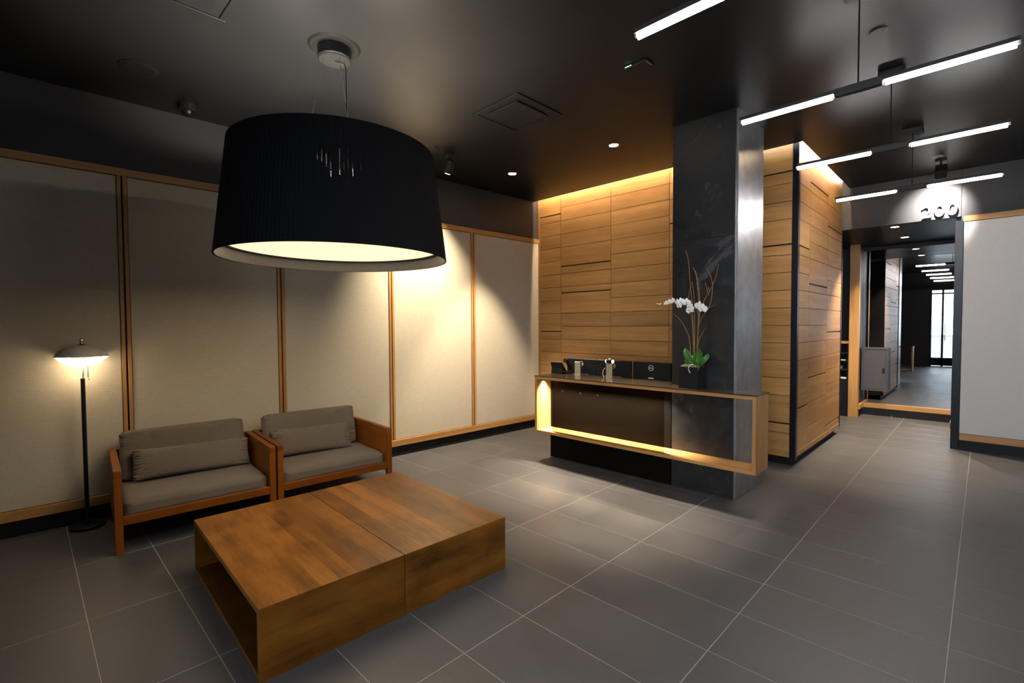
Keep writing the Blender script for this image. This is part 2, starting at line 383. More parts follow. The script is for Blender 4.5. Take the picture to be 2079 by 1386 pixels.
G().box(5.706, 5.772, 1.408, 1.465, 0.06, 3.40).build('corner_post', 'black_gloss', block, bevel=0.002)
G().box(7.907, 7.925, 1.412, 1.436, 0.09, 3.40).build('edge_strip', 'black_gloss', block, bevel=0.001)
G().box(7.925, 7.94, 1.42, 3.0, 0.09, 3.40).build('end_panel', 'charcoal', block)

# light slots: warm strips tucked behind the ceiling edge
for lb_, a_, h_ in (('warm light strip in the slot above the oak wall behind desk', (5.366, 5.378, 2.5, 4.76), (5.364, 5.380, 2.49, 4.77)),
                    ('warm light strip in the slot above the passage side of the oak block', (5.80, 7.35, 1.343, 1.355), (5.79, 7.36, 1.341, 1.357))):
    t_ = thing('slot_light', lb_, 'light strip', group='slot light strips')
    G().box(*h_, 3.5905, 3.7195).build('housing', 'dark_fitting', t_); G().box(*a_, 3.58, 3.59).build('strip', 'led_warm', t_)

# ------------------------------------------------------------------ far wall with the passage, right hand panel
XR = 7.885
wf = G().box(XR, XR + 0.10, 0.228, 1.43, 2.79, 3.45)
wall_far = struct(wf.build('wall_far', 'charcoal'), 'dark band over the passage opening')
wp = struct(G().box(XR, XR + 0.10, -2.4, 0.222, 0.0, 3.45).build('wall_panel_side', 'charcoal'), 'wall with pale fabric panel right of the passage')
G().box(XR - 0.026, XR - 0.001, -1.35, 0.196, 0.195, 2.716).build('linen_panel', 'linen_white', wp, bevel=0.004)
G().box(XR - 0.026, XR - 0.001, -2.2, -1.40, 0.195, 2.716).build('linen_panel', 'linen_white', wp, bevel=0.004)
G().box(XR - 0.036, XR - 0.001, -2.3, 0.205, 2.720, 2.785).build('top_rail', 'oak_y', wp, bevel=0.002)
G().box(XR - 0.036, XR - 0.001, -2.3, 0.196, 0.118, 0.192).build('bottom_rail', 'oak_y', wp, bevel=0.002)
struct(G().box(XR - 0.02, XR - 0.001, -2.3, 0.196, 0.0, 0.118).build('baseboard_far', 'black'))
struct(G().box(XR - 0.03, XR + 0.14, 0.200, 0.275, 0.0, 2.74).build('trim_2', 'black_gloss', bevel=0.002), 'black metal jamb of the passage')
# raised house number
def text_obj(name, s, size, depth, mat, parent, loc, rot, label=None):
    cu = bpy.data.curves.new(name, 'FONT'); cu.body = s; cu.size = size; cu.extrude = depth; cu.align_x = 'CENTER'
    o = bpy.data.objects.new(name, cu); COL.objects.link(o)
    dg = bpy.context.evaluated_depsgraph_get(); dg.update()
    me = bpy.data.meshes.new_from_object(o.evaluated_get(dg)); bpy.data.objects.remove(o)
    me.materials.clear(); me.materials.append(MATS[mat])
    q = put(name, me, parent, loc); q.rotation_euler = rot
    return q
struct(G().box(XR + 0.01, XR + 0.09, 0.2221, 0.2279, 2.79, 3.345).build('trim_6', 'black'))
num = thing('house_number', 'raised white number 200 over the passage opening', 'number', (XR - 0.03, 0.42, 2.815))
for s_, yy in (('2', 0.115), ('0', 0.0), ('0', -0.115)):
    text_obj('digit', s_, 0.205, 0.02, 'digit_white', num, (0.0, yy, 0.0), (PI / 2, 0, -PI / 2))

# passage: soffit, side walls, recess, mirror
soff = struct(G().box(XR + 0.101, 10.2, 0.1, 3.0, 2.79, 2.88).build('ceiling_passage', 'ceiling_paint'), 'low dark ceiling of the passage')
struct(G().box(XR + 0.101, 10.1, 0.10, 0.27, 0.0, 2.789).build('wall_passage_side', 'charcoal'))
struct(G().box(8.62, MIRROR_X - 0.05, 0.271, 0.295, 0.0, 0.12).build('baseboard_passage_side', 'black'))
struct(G().box(8.60, MIRROR_X - 0.05, 0.271, 0.312, 0.12, 0.195).build('trim_3', 'oak_x'))
struct(G().box(9.54, 10.1, 1.47, 1.57, 0.0, 2.789).build('wall_passage_return', 'charcoal'), 'dark return wall beside the oak post')
struct(G().box(9.55, MIRROR_X - 0.05, 1.448, 1.469, 0.0, 0.12).build('baseboard_passage_return', 'black'))
struct(G().box(9.55, MIRROR_X - 0.05, 1.435, 1.469, 0.12, 0.195).build('trim_4', 'oak_x'))
struct(G().box(10.0, 10.1, 0.27, 1.47, 0.0, 2.789).build('wall_mirror', 'charcoal'))
struct(G().box(MIRROR_X - 0.045, 9.999, 0.30, 1.469, 0.0, 0.12).build('baseboard_mirror', 'black'))
struct(G().box(MIRROR_X - 0.05, 9.999, 0.30, 1.469, 0.12, 0.195).build('trim_5', 'oak_y', bevel=0.002), 'oak rail under the mirror')
mir = thing('wall_mirror_panel', 'tall wall mirror at the end of the passage reflecting the street door', 'mirror', (MIRROR_X, 0.87, 0.196))
G().box(0, 0.03, -0.598, 0.598, 0.0, 2.53).build('mirror_glass', 'mirror', mir)
G().box(-0.012, 0.03, -0.598, 0.598, 2.531, 2.59).build('top_frame', 'dark_fitting', mir)
tag(G().box(9.44, 9.539, 1.447, 1.578, 0.0, 2.789).build('oak_post', 'oak_z', bevel=0.002), 'full height oak post at the left of the passage mirror', 'post')
struct(G().box(9.9, 10.0, 1.579, 2.9, 0, 2.789).build('wall_recess', 'charcoal'))
struct(G().box(7.95, 10.0, 2.9, 3.0, 0, 2.789).build('wall_recess_side', 'charcoal'))
rack = thing('mail_shelf', 'dark open shelf unit with oak top edge in the passage recess', 'shelf', (9.46, 1.60, 0.0))
G().box(0.0, 0.02, 0.0, 0.6, 0.0, 0.60).build('front_panel', 'black', rack)
G().box(0.0, 0.42, 0.601, 0.62, 0.0, 1.195).build('side_panel', 'black', rack)
G().box(0.0, 0.42, -0.02, -0.001, 0.0, 1.195).build('side_panel', 'black', rack)
for z in (0.60, 0.76, 0.90, 1.03): G().box(0.0, 0.42, 0.0, 0.6, z, z + 0.015).build('shelf', 'dark_fitting', rack)
G().box(-0.01, 0.43, -0.02, 0.62, 1.196, 1.235).build('top_board', 'oak_y', rack)
for k_, (z, yy, h, w, lb) in enumerate(((0.616, 0.06, 0.02, 0.18, 'thick pile of papers on the lowest rack shelf beside the oak post'), (0.776, 0.14, 0.05, 0.05, 'small white card standing on the second rack shelf'), (0.916, 0.08, 0.012, 0.16, 'thin pale papers on the third rack shelf'))):
    tag(G().box(0, 0.2, 0, w, 0, h).build('paper_stack', 'paper', loc=(9.48, 1.60 + yy - 0.05, z)), lb, 'papers')
cab = thing('wall_cabinet', 'grey metal wall cabinet with black latch hung on the passage mirror', 'cabinet', (MIRROR_X - 0.16, 1.105, 0.42))
G().box(0.0, 0.158, 0.0, 0.345, 0.0, 0.70).build('cabinet_body', 'grey_metal', cab, bevel=0.003)
fr = G()
fr.box(-0.014, -0.0005, 0.0, 0.022, 0, 0.70).box(-0.014, -0.0005, 0.323, 0.345, 0, 0.70).box(-0.014, -0.0005, 0.0225, 0.3225, 0.0, 0.022).box(-0.014, -0.0005, 0.0225, 0.3225, 0.678, 0.70)
fr.build('door_frame', 'grey_metal', cab)
dr = G().box(-0.008, -0.0005, 0.026, 0.319, 0.026, 0.674).build('door', 'grey_metal', cab, bevel=0.001)
G().box(-0.018, -0.0085, 0.035, 0.065, 0.30, 0.38).build('latch', 'black', dr, bevel=0.002)
ds = thing('door_stop', 'small steel door stop on the floor before the mirror', 'door stop', (9.75, 1.04, 0.0))
G().lathe([(0.02, 0.0), (0.02, 0.006), (0.009, 0.010), (0.009, 0.028), (0.014, 0.032), (0.014, 0.042), (0.0, 0.044)], seg=16).build('stop_body', 'steel', ds, smooth=True)
G().lathe([(0.0141, 0.033), (0.0165, 0.034), (0.0165, 0.040), (0.0141, 0.041)], seg=16, closed=True).build('rubber_ring', 'black', ds, smooth=True)

# ------------------------------------------------------------------ unseen sides of the room and the street door (seen in the mirror)
struct(G().box(-2.9, 8.0, -2.5, -2.4, 0, 3.45).build('wall_right', 'plaster'), 'pale wall beyond the right edge')
struct(G().box(-3.0, -2.9, 0.0, 0.30, 0, 3.45).build('wall_front', 'charcoal'), 'dark wall with the street door')
fill_win = struct(put('window_fill_1', None, None, (-2.95, -2.4, 0)), 'added street window beside the door, out of view, for cool daylight')  # unseen window added to let cool daylight onto the right side
for nm_, a_ in (('sill', (-0.05, 0.05, 0, 2.4, 0, 0.45)), ('head', (-0.05, 0.05, 0, 2.4, 2.75, 3.45)), ('post', (-0.04, 0.04, 0, 0.07, 0.45, 2.75)), ('post', (-0.04, 0.04, 1.17, 1.23, 0.45, 2.75)), ('post', (-0.04, 0.04, 2.33, 2.4, 0.45, 2.75))):
    G().box(*a_).build(nm_, 'black', fill_win)
for a_, c_ in ((0.07, 1.17), (1.23, 2.33)): G().box(-0.004, 0.004, a_, c_, 0.45, 2.75).build('pane', 'clear_glass', fill_win)
g_ = G().box(-3.0, -2.9, 1.42, 5.4, 0, 3.45).box(-3.0, -2.9, 0.30, 1.42, 2.75, 3.45); g_.build('wall_piece', 'charcoal', bpy.data.objects['wall_front'])
door = struct(put('door_1', None, None, (-2.95, 0.30, 0)), 'black framed glass street door')
dfm = lambda nm, *a: G().box(*a).build(nm, 'black', door)
dfm('frame_post', -0.04, 0.04, 0.0, 0.06, 0, 2.75); dfm('frame_post', -0.04, 0.04, 1.06, 1.12, 0, 2.75); dfm('frame_head', -0.04, 0.04, 0.06, 1.06, 2.69, 2.75)
dfm('stile', -0.03, 0.03, 0.74, 0.80, 0.0, 2.69); dfm('stile', -0.03, 0.03, 0.06, 0.12, 0, 2.69); dfm('kick_rail', -0.03, 0.03, 0.12, 1.06, 0.02, 0.30); dfm('transom', -0.03, 0.03, 0.12, 1.06, 2.55, 2.60)
G().box(-0.004, 0.004, 0.12, 0.74, 0.30, 2.55).build('pane', 'clear_glass', door); G().box(-0.004, 0.004, 0.80, 1.06, 0.30, 2.55).build('pane', 'clear_glass', door)
G().tube([(0.07, 0.70, 0.9), (0.07, 0.70, 1.5)], 0.012).build('pull_handle', 'steel', door)
struct(G().box(-16, -3.001, -6, 10, -0.15, -0.02).build('ground', 'pavement'))
tag(G().box(-9.0, -8.6, -4, 8, -0.02, 1.0).box(-8.9, -8.5, -4, 8, 1.0, 1.001).build('street_barrier', 'facade'), 'pale barrier across the street seen through the door', 'barrier')
tag(G().box(-8.7, -8.4, 0.0, 1.0, 1.3, 1.65).build('street_sign', 'yellow_paint'), 'yellow green sign across the street', 'sign')
tag(G().lathe([(0.09, 0), (0.09, 0.03), (0.06, 0.03), (0.05, 0.95), (0.0, 1.0)], (-5.2, 0.52, -0.02), 16).build('street_bollard', 'red_paint', smooth=True), 'red bollard outside the street door', 'bollard')

# ------------------------------------------------------------------ stone column
colm = thing('stone_column', 'black stone column with grey veins rising through the desk', 'column', (4.27, 1.53, 0))
G().box(0.0, 0.02, 0.0, 0.56, 0.0, 2.28).build('front_slab', 'slate', colm, bevel=0.001)
G().box(0.0, 0.02, 0.0, 0.56, 2.283, CEIL).build('front_slab', 'slate', colm, bevel=0.001)
G().box(0.021, 0.66, 0.003, 0.555, 0.0, CEIL).build('core', 'black', colm)
G().box(0.021, 0.66, -0.017, 0.0025, 0.0, CEIL).build('side_panel', 'black_steel', colm, bevel=0.001)

# ------------------------------------------------------------------ reception desk
desk = thing('reception_desk', 'black reception desk with a glowing oak frame and dark glass top', 'desk', (0, 0, 0))
G().box(4.268, 4.42, 2.095, 3.575, 0.0, 0.94).build('desk_body', 'lacquer', desk, bevel=0.001)
G().box(4.421, 4.98, 3.53, 3.575, 0.0, 0.72).build('end_panel', 'lacquer', desk)
G().box(4.421, 5.0, 2.095, 3.575, 0.721, 0.75).build('worktop', 'lacquer', desk)
fx0, fx1, fy0, fy1 = 4.025, 4.266, 1.268, 3.600
frm = put('oak_frame', None, desk)
G().box(fx0, fx1, fy0 + 0.031, fy1 - 0.031, 0.320, 0.348).build('bottom_board', 'oak_y', frm, bevel=0.001)
G().box(fx0, fx1, fy0 + 0.031, fy1 - 0.031, 0.918, 0.947).build('top_board', 'oak_y', frm, bevel=0.001)
G().box(fx0, fx1 + 0.055, fy0, fy0 + 0.030, 0.320, 0.947).build('end_board', 'oak_z', frm, bevel=0.001)
G().box(fx0, fx1 + 0.055, fy1 - 0.030, fy1, 0.320, 0.947).build('end_board', 'oak_z', frm, bevel=0.001)
G().prism([(fx0 - 0.004, fy0 - 0.003), (4.325, fy0 - 0.003), (4.325, 1.508), (4.266, 1.508), (4.266, 2.096), (4.45, 2.096), (4.45, fy1 + 0.003), (fx0 - 0.004, fy1 + 0.003)], 0.9475, 0.957).build('glass_top', 'bronze_glass', desk, bevel=0.0008)
pane = G().box(4.088, 4.096, 2.076, 3.395, 0.349, 0.917).build('glass_panel', 'smoked_glass', desk)
for y_ in (3.251, 3.016, 2.797):
    G().disc((4.0875, y_, 0.804), 0.007, 0.006, 12, Matrix.Rotation(-PI / 2, 4, 'Y')).build('stand_off', 'steel', pane)
led = G().box(4.125, 4.150, 2.13, 3.56, 0.909, 0.9175).build('led_housing', 'dark_fitting', desk)
lamp('AREA', 'desk_led', desk, (4.1375, 2.845, 0.907), 52.0, (1.0, 0.87, 0.64), (4.1375, 2.845, 0.0), shape='RECTANGLE', size=0.02, size_y=1.41, spread=math.radians(105))

# things on the desk
def monitor(y, label):
    t = thing('monitor', label, 'monitor', (4.60, y, 0.7505), 0, 'monitors on the reception desk')
    G().box(-0.022, 0.022, -0.216, 0.216, 0.085, 0.378).build('housing', 'black', t, bevel=0.008)
    G().box(0.0225, 0.025, -0.205, 0.205, 0.097, 0.366).build('screen', 'black_gloss', t)
    G().box(-0.036, -0.0225, -0.12, 0.12, 0.10, 0.20).build('rear_bulge', 'black', t, bevel=0.004)
    G().box(-0.060, -0.0365, -0.045, 0.045, 0.02, 0.17).build('stand_neck', 'black', t, bevel=0.004)
    G().box(-0.12, 0.10, -0.12, 0.12, 0.0, 0.0195).build('stand_foot', 'black', t, bevel=0.005)
    lg = G().lathe([(0.0255, 0), (0.0295, 0), (0.0295, 0.0012), (0.0255, 0.0012)], (-0.0235, 0, 0.318), 28, True, Matrix.Rotation(-PI / 2, 4, 'Y')).build('logo_ring', 'white_plastic', t)
    text_obj('logo_text', 'DELL', 0.020, 0.0006, 'white_plastic', lg, (-0.0236, 0.0, 0.311), (PI / 2, 0, -PI / 2))
    return t
monitor(3.362, 'black monitor seen from behind, leftmost, next to the desk phone')
monitor(2.930, 'black monitor seen from behind, middle one, with camera block before it')
m3 = monitor(2.471, 'black monitor seen from behind, rightmost, next to the stone column')
G().box(-0.0228, -0.0223, -0.03, 0.03, 0.207, 0.216).build('label_strip', 'white_plastic', m3)
def metal_block(y, label, camtop):
    t = thing('metal_stand', label, 'stand', (4.385, y, 0.9575), 0, 'brushed metal uprights on the desk')
    G().box(-0.012, 0.012, -0.037, 0.037, 0.0, 0.150).build('upright', 'brushed', t, bevel=0.002)
    G().box(-0.02, 0.03, -0.038, 0.038, 0.0, 0.004).build('foot', 'brushed', t)
    return t
metal_block(3.268, 'plain brushed metal upright before the leftmost monitor', False)
metal_block(2.850, 'brushed metal upright carrying a small webcam before the middle monitor', True)
wc = thing('webcam', 'small silver ringed webcam on top of a brushed metal upright', 'webcam', (4.385, 2.850, 1.108))
G().tube([(0, -0.034, 0.022), (0, 0.034, 0.022)], 0.018, 16).build('webcam_body', 'black', wc, smooth=True)
G().tube([(0, 0.0345, 0.022), (0, 0.044, 0.022)], 0.0185, 16).build('end_ring', 'ring_shine', wc); G().tube([(0, -0.044, 0.022), (0, -0.0345, 0.022)], 0.0185, 16).build('end_ring', 'ring_shine', wc)  # shine of the silver end rings put in as a faint glow
G().disc((-0.016, 0, 0.022), 0.012, 0.008, 20, Matrix.Rotation(-PI / 2, 4, 'Y')).build('lens', 'black_gloss', wc)
G().lathe([(0.013, 0.040), (0.013, 0.052), (0.0, 0.058)], seg=16).build('top_knob', 'white_plastic', wc, smooth=True)
G().box(-0.012, 0.012, -0.012, 0.012, 0.0, 0.006).build('mount', 'black', wc)
tag(G().tube([(4.36, 2.903, 0.960), (4.36, 2.920, 0.99), (4.36, 2.916, 1.03), (4.37, 2.900, 1.06)], 0.0025, 6).build('white_cable', 'white_plastic', smooth=True), 'thin white cable looping beside the webcam upright', 'cable')
ph = thing('desk_phone', 'black desk phone with handset at the left end of the desk', 'phone', (4.40, 3.552, 0.9575), 0); ph.scale = (1.1, 1.1, 1.15)
body = G(); body.v = [(-0.05, -0.07, 0), (0.04, -0.07, 0), (0.04, 0.07, 0), (-0.05, 0.07, 0), (-0.05, -0.075, 0.085), (-0.02, -0.075, 0.115), (-0.02, 0.075, 0.115), (-0.05, 0.075, 0.085)]
body = G(); body.prism([(-0.045, 0.0), (-0.030, 0.0), (-0.012, 0.055), (0.03, 0.02), (0.04, 0.024), (-0.045, 0.118), (-0.055, 0.110), (-0.033, 0.055)], -0.075, 0.075)
body.v = [(x, z, y) for x, y, z in body.v]; body.build('phone_body', 'black', ph, bevel=0.002)
G().box(-0.05, 0.05, -0.07, -0.05, 0.0, 0.02).build('foot', 'black', ph, bevel=0.003); G().box(-0.05, 0.05, 0.05, 0.07, 0.0, 0.02).build('foot', 'black', ph, bevel=0.003)
hs_ = G().tube([(-0.03, -0.10, 0.135), (0.0, -0.10, 0.128), (0.04, -0.10, 0.085), (0.07, -0.10, 0.045)], [0.022, 0.017, 0.016, 0.022], 12).build('handset', 'black', ph, smooth=True)
G().tube([(0.06, -0.12, 0.03), (0.03, -0.14, 0.006), (-0.02, -0.13, 0.006), (-0.03, -0.09, 0.006)], 0.004, 6).build('cord', 'black', ph, smooth=True)
G().box(-0.056, -0.030, -0.074, 0.074, 0.1145, 0.1185).build('display_edge', 'steel', ph)

# ------------------------------------------------------------------ orchid
OX = 4.168
orc = thing('potted_orchid', 'white orchid with curly twigs in a square black pot on the desk', 'orchid', (OX, 1.85, 0.9575))
def yz(p, dx=0.0): return (dx, p[0] - 1.85, p[1] - 0.9575)
pt = G().box(-0.078, 0.082, -0.088, 0.090, 0.0, 0.19).build('pot', 'black', orc, bevel=0.002)
def mossf(u, v):
    a, b2 = (u - .5) * 0.154, (v - .5) * 0.170
    return (a + 0.002, b2 + 0.001, 0.191 + 0.022 * max(0, 1 - (2 * u - 1) ** 4) * max(0, 1 - (2 * v - 1) ** 4) + 0.008 * noise.noise((a * 60, b2 * 60, 0)))
G().grid(mossf, 14, 14).build('moss', 'moss', orc, smooth=True)
TW = [[(1.905, 2.175), (1.88, 2.069), (1.869, 1.908), (1.851, 1.709), (1.838, 1.43), (1.825, 1.16)], [(1.841, 2.023), (1.809, 1.932), (1.781, 1.716), (1.80, 1.45), (1.81, 1.16)],
      [(1.821, 1.989), (1.801, 1.829), (1.794, 1.707), (1.80, 1.40), (1.805, 1.16)], [(1.625, 2.027), (1.645, 1.929), (1.685, 1.831), (1.753, 1.71), (1.79, 1.56), (1.815, 1.16)],
      [(1.725, 1.997), (1.69, 1.923), (1.677, 1.822), (1.702, 1.676), (1.776, 1.562), (1.80, 1.45), (1.805, 1.16)], [(1.74, 1.882), (1.717, 1.792), (1.712, 1.775)], [(1.714, 1.847), (1.703, 1.80)],
      [(1.878, 1.847), (1.894, 1.753), (1.89, 1.70)], [(1.869, 1.899), (1.854, 1.832), (1.841, 1.709), (1.835, 1.50), (1.83, 1.16)], [(1.64, 1.688), (1.70, 1.66), (1.73, 1.64)],
      [(2.024, 1.62), (1.961, 1.564), (1.90, 1.463), (1.87, 1.359), (1.862, 1.16)], [(1.722, 1.489), (1.756, 1.445), (1.79, 1.38), (1.80, 1.30)]]
def smooth_path(P, n=6):
    P = [Vector(p) for p in P]
    if len(P) < 3: return P
    E = [P[0] * 2 - P[1]] + P + [P[-1] * 2 - P[-2]]; out = []
    for i in range(1, len(E) - 2):
        a, b_, c, d = E[i - 1:i + 3]
        for k in range(n):
            t = k / n; out.append(0.5 * (2 * b_ + (c - a) * t + (2 * a - 5 * b_ + 4 * c - d) * t * t + (3 * b_ - a - 3 * c + d) * t ** 3))
    return out + [P[-1]]
for k_, p in enumerate(TW):
    dx = ((k_ * 37) % 9 - 4) * 0.006
    pp = [yz(q, dx * (1 - i / len(p)) if len(p) > 3 else dx * 0.5) for i, q in enumerate(p)]
    pp = smooth_path(pp); G().tube(pp, [0.0022 + 0.0022 * i / len(pp) for i in range(len(pp))], 7).build('twig', 'twig', orc, smooth=True)
S1 = [(1.835, 1.16), (1.84, 1.40), (1.85, 1.55), (1.87, 1.66), (1.90, 1.72), (1.96, 1.735), (2.04, 1.728), (2.11, 1.702), (2.19, 1.712)]
S2 = [(1.79, 1.16), (1.795, 1.40), (1.79, 1.55), (1.80, 1.63), (1.82, 1.67), (1.78, 1.70), (1.73, 1.68)]
G().tube(smooth_path([yz(q, -0.01) for q in S1]), 0.0032, 7).build('flower_stem', 'stem', orc, smooth=True); G().tube(smooth_path([yz(q, -0.015) for q in S2]), 0.0032, 7).build('flower_stem', 'stem', orc, smooth=True)
for (y_, z_, r_b) in ((2.19, 1.712, 0.006), (2.142, 1.706, 0.009), (2.116, 1.701, 0.007)):
    G().lathe([(0, -r_b), (r_b * .8, -r_b * .5), (r_b, 0), (r_b * .8, r_b * .6), (0, r_b * 1.2)], yz((y_, z_), -0.012), 12).build('bud', 'stem', orc, smooth=True)
def petal_mesh(L, Wd, cup):
    def f(u, v):
        a = (v - 0.5) * 2; w = Wd * math.sin(PI * min(1, u * 0.93 + 0.05)) ** 0.6
        return (-cup * (u ** 1.5) * L * 0.55 - 0.10 * L * a * a * u, a * w / 2, u * L)
    return G().grid(f, 6, 6).mesh('petal', smooth=True)
pm_big = petal_mesh(0.040, 0.042, -0.25); pm_sep = petal_mesh(0.037, 0.026, -0.35)
for q in (pm_big, pm_sep): q.materials.append(MATS['petal'])
lip_me = G().lathe([(0, -0.011), (0.006, -0.006), (0.008, 0.0), (0.005, 0.006), (0, 0.009)], seg=10).mesh('lip', smooth=True); lip_me.materials.append(MATS['lip'])
FL = [(2.079, 1.716, .60), (2.043, 1.726, .72), (2.007, 1.734, .80), (1.974, 1.718, .88), (1.950, 1.693, .88), (1.928, 1.725, .92), (1.888, 1.716, .98), (1.853, 1.652, 1.12), (1.850, 1.684, .85), (1.776, 1.682, 1.05), (1.738, 1.657, 1.12)]
for k_, (y_, z_, s_) in enumerate(FL):
    fl = put('flower', None, orc, yz((y_, z_), -0.040 - 0.012 * (k_ % 3)))
    fl.scale = (s_, s_, s_); fl.rotation_euler = (random.uniform(-.35, .35), random.uniform(-.25, .15), random.uniform(-.5, .35))
    for ang, me in ((PI / 2, pm_big), (-PI / 2, pm_big), (0, pm_sep), (2.35, pm_sep), (-2.35, pm_sep)):
        p = put('petal', me, fl); p.rotation_euler = (ang, 0, 0)
        if me is pm_sep: p.location = (0.003, 0, 0)
    put('lip', lip_me, fl, (-0.008, 0, -0.006))
def leaf(tip, base, wd, dx, bend):
    b0 = Vector(yz(base, -0.01)); t0 = Vector(yz(tip, dx))
    ax = (t0 - b0); sd = ax.cross(Vector((1, 0, 0.2))).normalized(); nm = ax.normalized().cross(sd)
    def f(u, v):
        a = (v - 0.5) * 2; w = wd * max(0.0, 1 - abs(2 * (0.08 + 0.92 * u) ** 1.15 - 1) ** 2.4) ** 0.6
        return b0 + ax * u + sd * a * w / 2 + nm * (bend * math.sin(PI * u) + 0.15 * wd * (abs(a) - 0.4))
    g = G().grid(f, 10, 4); o = g.build('leaf', 'leaf', orc, smooth=True)
    md = o.modifiers.new('thick', 'SOLIDIFY'); md.thickness = 0.002
for a in (((1.905, 1.31), (1.825, 1.16), 0.066, -0.03, 0.02), ((1.765, 1.305), (1.80, 1.165), 0.066, -0.05, -0.015), ((1.69, 1.262), (1.775, 1.16), 0.042, -0.02, 0.02), ((1.750, 1.130), (1.835, 1.18), 0.060, -0.10, -0.02), ((1.905, 1.206), (1.85, 1.165), 0.03, -0.03, 0.01), ((1.85, 1.25), (1.82, 1.16), 0.045, 0.03, 0.015)):
    leaf(*a)
G().tube([yz((1.815, 1.170), -0.06), yz((1.835, 1.165), -0.085), yz((1.846, 1.135), -0.088), yz((1.838, 1.105), -0.086), yz((1.825, 1.095), -0.086)], 0.003, 6).build('air_root', 'white_plastic', orc, smooth=True)

# ------------------------------------------------------------------ cushions
def pillow_mesh(w, d, h, px=6.0, pz=3.0, wr=0.006, freq=9.0, seed=0, nu=30, nv=18, edge=0.35, pinch=0.0, cuts=47):
    """closed soft box, w along x, d along y, h along z (full sizes), z is the soft direction"""
    bm = bmesh.new(); bmesh.ops.create_cube(bm, size=2.0)
    bmesh.ops.subdivide_edges(bm, edges=bm.edges, cuts=cuts, use_grid_fill=True)
    for v in bm.verts:
        x, y, z = v.co
        m_ = max(abs(x), abs(y), abs(z)); 
        # blend the cube towards a rounded box
        r = edge; q = [max(-1 + r, min(1 - r, c)) for c in (x, y)]
        dx, dy = x - q[0], y - q[1]; l = math.hypot(dx, dy)
        if l > 1e-6:
            k = min(r, max(abs(dx), abs(dy))) / l; x, y = q[0] + dx * k, q[1] + dy * k
        fall = (1 - abs(x) ** px) * (1 - abs(y) ** px)
        zz = z * (0.35 + 0.65 * max(0.0, fall) ** (1 / pz))
        pz_ = Vector((x * w * freq / 2, y * d * freq / 2, seed + z))
        nrm = noise.noise(pz_) + 0.5 * noise.noise(pz_ * 2.3)
        er = (abs(x) ** 4 + abs(y) ** 4)
        pk = 1 - pinch * (abs(x) ** 8) * (1 - abs(y) ** 2) - pinch * (abs(y) ** 8) * (1 - abs(x) ** 2)
        v.co = (x * w / 2 * (1 - pinch * 0.05 * (1 - y * y)), y * d / 2 * (1 - pinch * 0.12 * (1 - x * x)), zz * h / 2 + z * wr * nrm * (0.6 + er))
    bmesh.ops.recalc_face_normals(bm, faces=bm.faces)
    me = bpy.data.meshes.new('cushion'); bm.to_mesh(me); bm.free(); me.shade_smooth()
    me.materials.append(MATS['cushion_grey']); return me
def crease(me, n, seed, amp, L, H, ends=True):
    """sewn gathers: short folds running in from the ends and top seam"""
    rnd = random.Random(seed)
    lines = []
    for _ in range(n):
        if ends and rnd.random() < 0.55:
            s = rnd.choice((-1, 1)); x0 = s * L / 2; y0 = rnd.uniform(-H / 2, H / 2); an = (PI if s > 0 else 0) + rnd.uniform(-.5, .5); ln = rnd.uniform(.08, .16)
        else:
            x0 = rnd.uniform(-L / 2, L / 2); y0 = H / 2; an = -PI / 2 + rnd.uniform(-.6, .6); ln = rnd.uniform(.05, .13)
        lines.append((x0, y0, math.cos(an), math.sin(an), ln, rnd.uniform(.5, 1)))
    for v in me.vertices:
        d = 0
        for x0, y0, cx, cy, ln, k in lines:
            t = (v.co.x - x0) * cx + (v.co.y - y0) * cy; s = (v.co.x - x0) * -cy + (v.co.y - y0) * cx
            if 0 <= t <= ln: d += k * math.exp(-(s / 0.010) ** 2) * (1 - t / ln) - 0.5 * k * math.exp(-((abs(s) - 0.02) / 0.010) ** 2) * (1 - t / ln)
        v.co.z -= math.copysign(amp * max(-0.6, min(d, 1.3)) * min(1.0, abs(v.co.z) / 0.035), v.co.z)

# ------------------------------------------------------------------ armchairs (two wide seats side by side)
SW, SD = 1.0, 0.80
def make_seat(label, loc, rot):
    t = thing('wooden_loveseat', label, 'sofa', loc, rot, 'wooden loveseats along the linen wall')
    A = 0.045
    for s in (0, 1):
        x0 = 0.0 if s == 0 else SW - A
        arm = G().box(x0, x0 + A, 0.0456, SD - 0.0456, 0.165, 0.515).build('arm_panel', 'teak_y', t, bevel=0.002)
        G().box(x0, x0 + A, 0.0, SD, 0.5155, 0.565).build('arm_top', 'teak_y', t, bevel=0.003)
        G().box(x0, x0 + A, 0.0, 0.045, 0.0, 0.515).build('leg', 'teak_z', t, bevel=0.002)
        G().box(x0, x0 + A, SD - 0.045, SD, 0.0, 0.515).build('leg', 'teak_z', t, bevel=0.002)
    G().box(A + 0.0005, SW - A - 0.0005, 0.004, 0.035, 0.190, 0.248).build('front_rail', 'teak_x', t, bevel=0.002)
    G().box(A + 0.0005, SW - A - 0.0005, SD - 0.035, SD - 0.004, 0.190, 0.562).build('back_panel', 'teak_x', t, bevel=0.002)
    G().box(A + 0.0005, SW - A - 0.0005, 0.036, SD - 0.036, 0.195, 0.215).build('seat_board', 'teak_x', t)
    return t
def soft(name, label, me, parent_loc, rot, off, tilt, cat, group, roll=0.0):
    o = put(name, me); M = Matrix.Translation(parent_loc) @ Matrix.Rotation(rot, 4, 'Z') @ Matrix.Translation(off) @ Matrix.Rotation(roll, 4, 'Y') @ Matrix.Rotation(tilt, 4, 'X')
    o.matrix_world = M; return tag(o, label, cat, group)
SROT = -0.070
P1 = (0.395, 4.090, 0); P2 = (1.405, 4.018, 0)
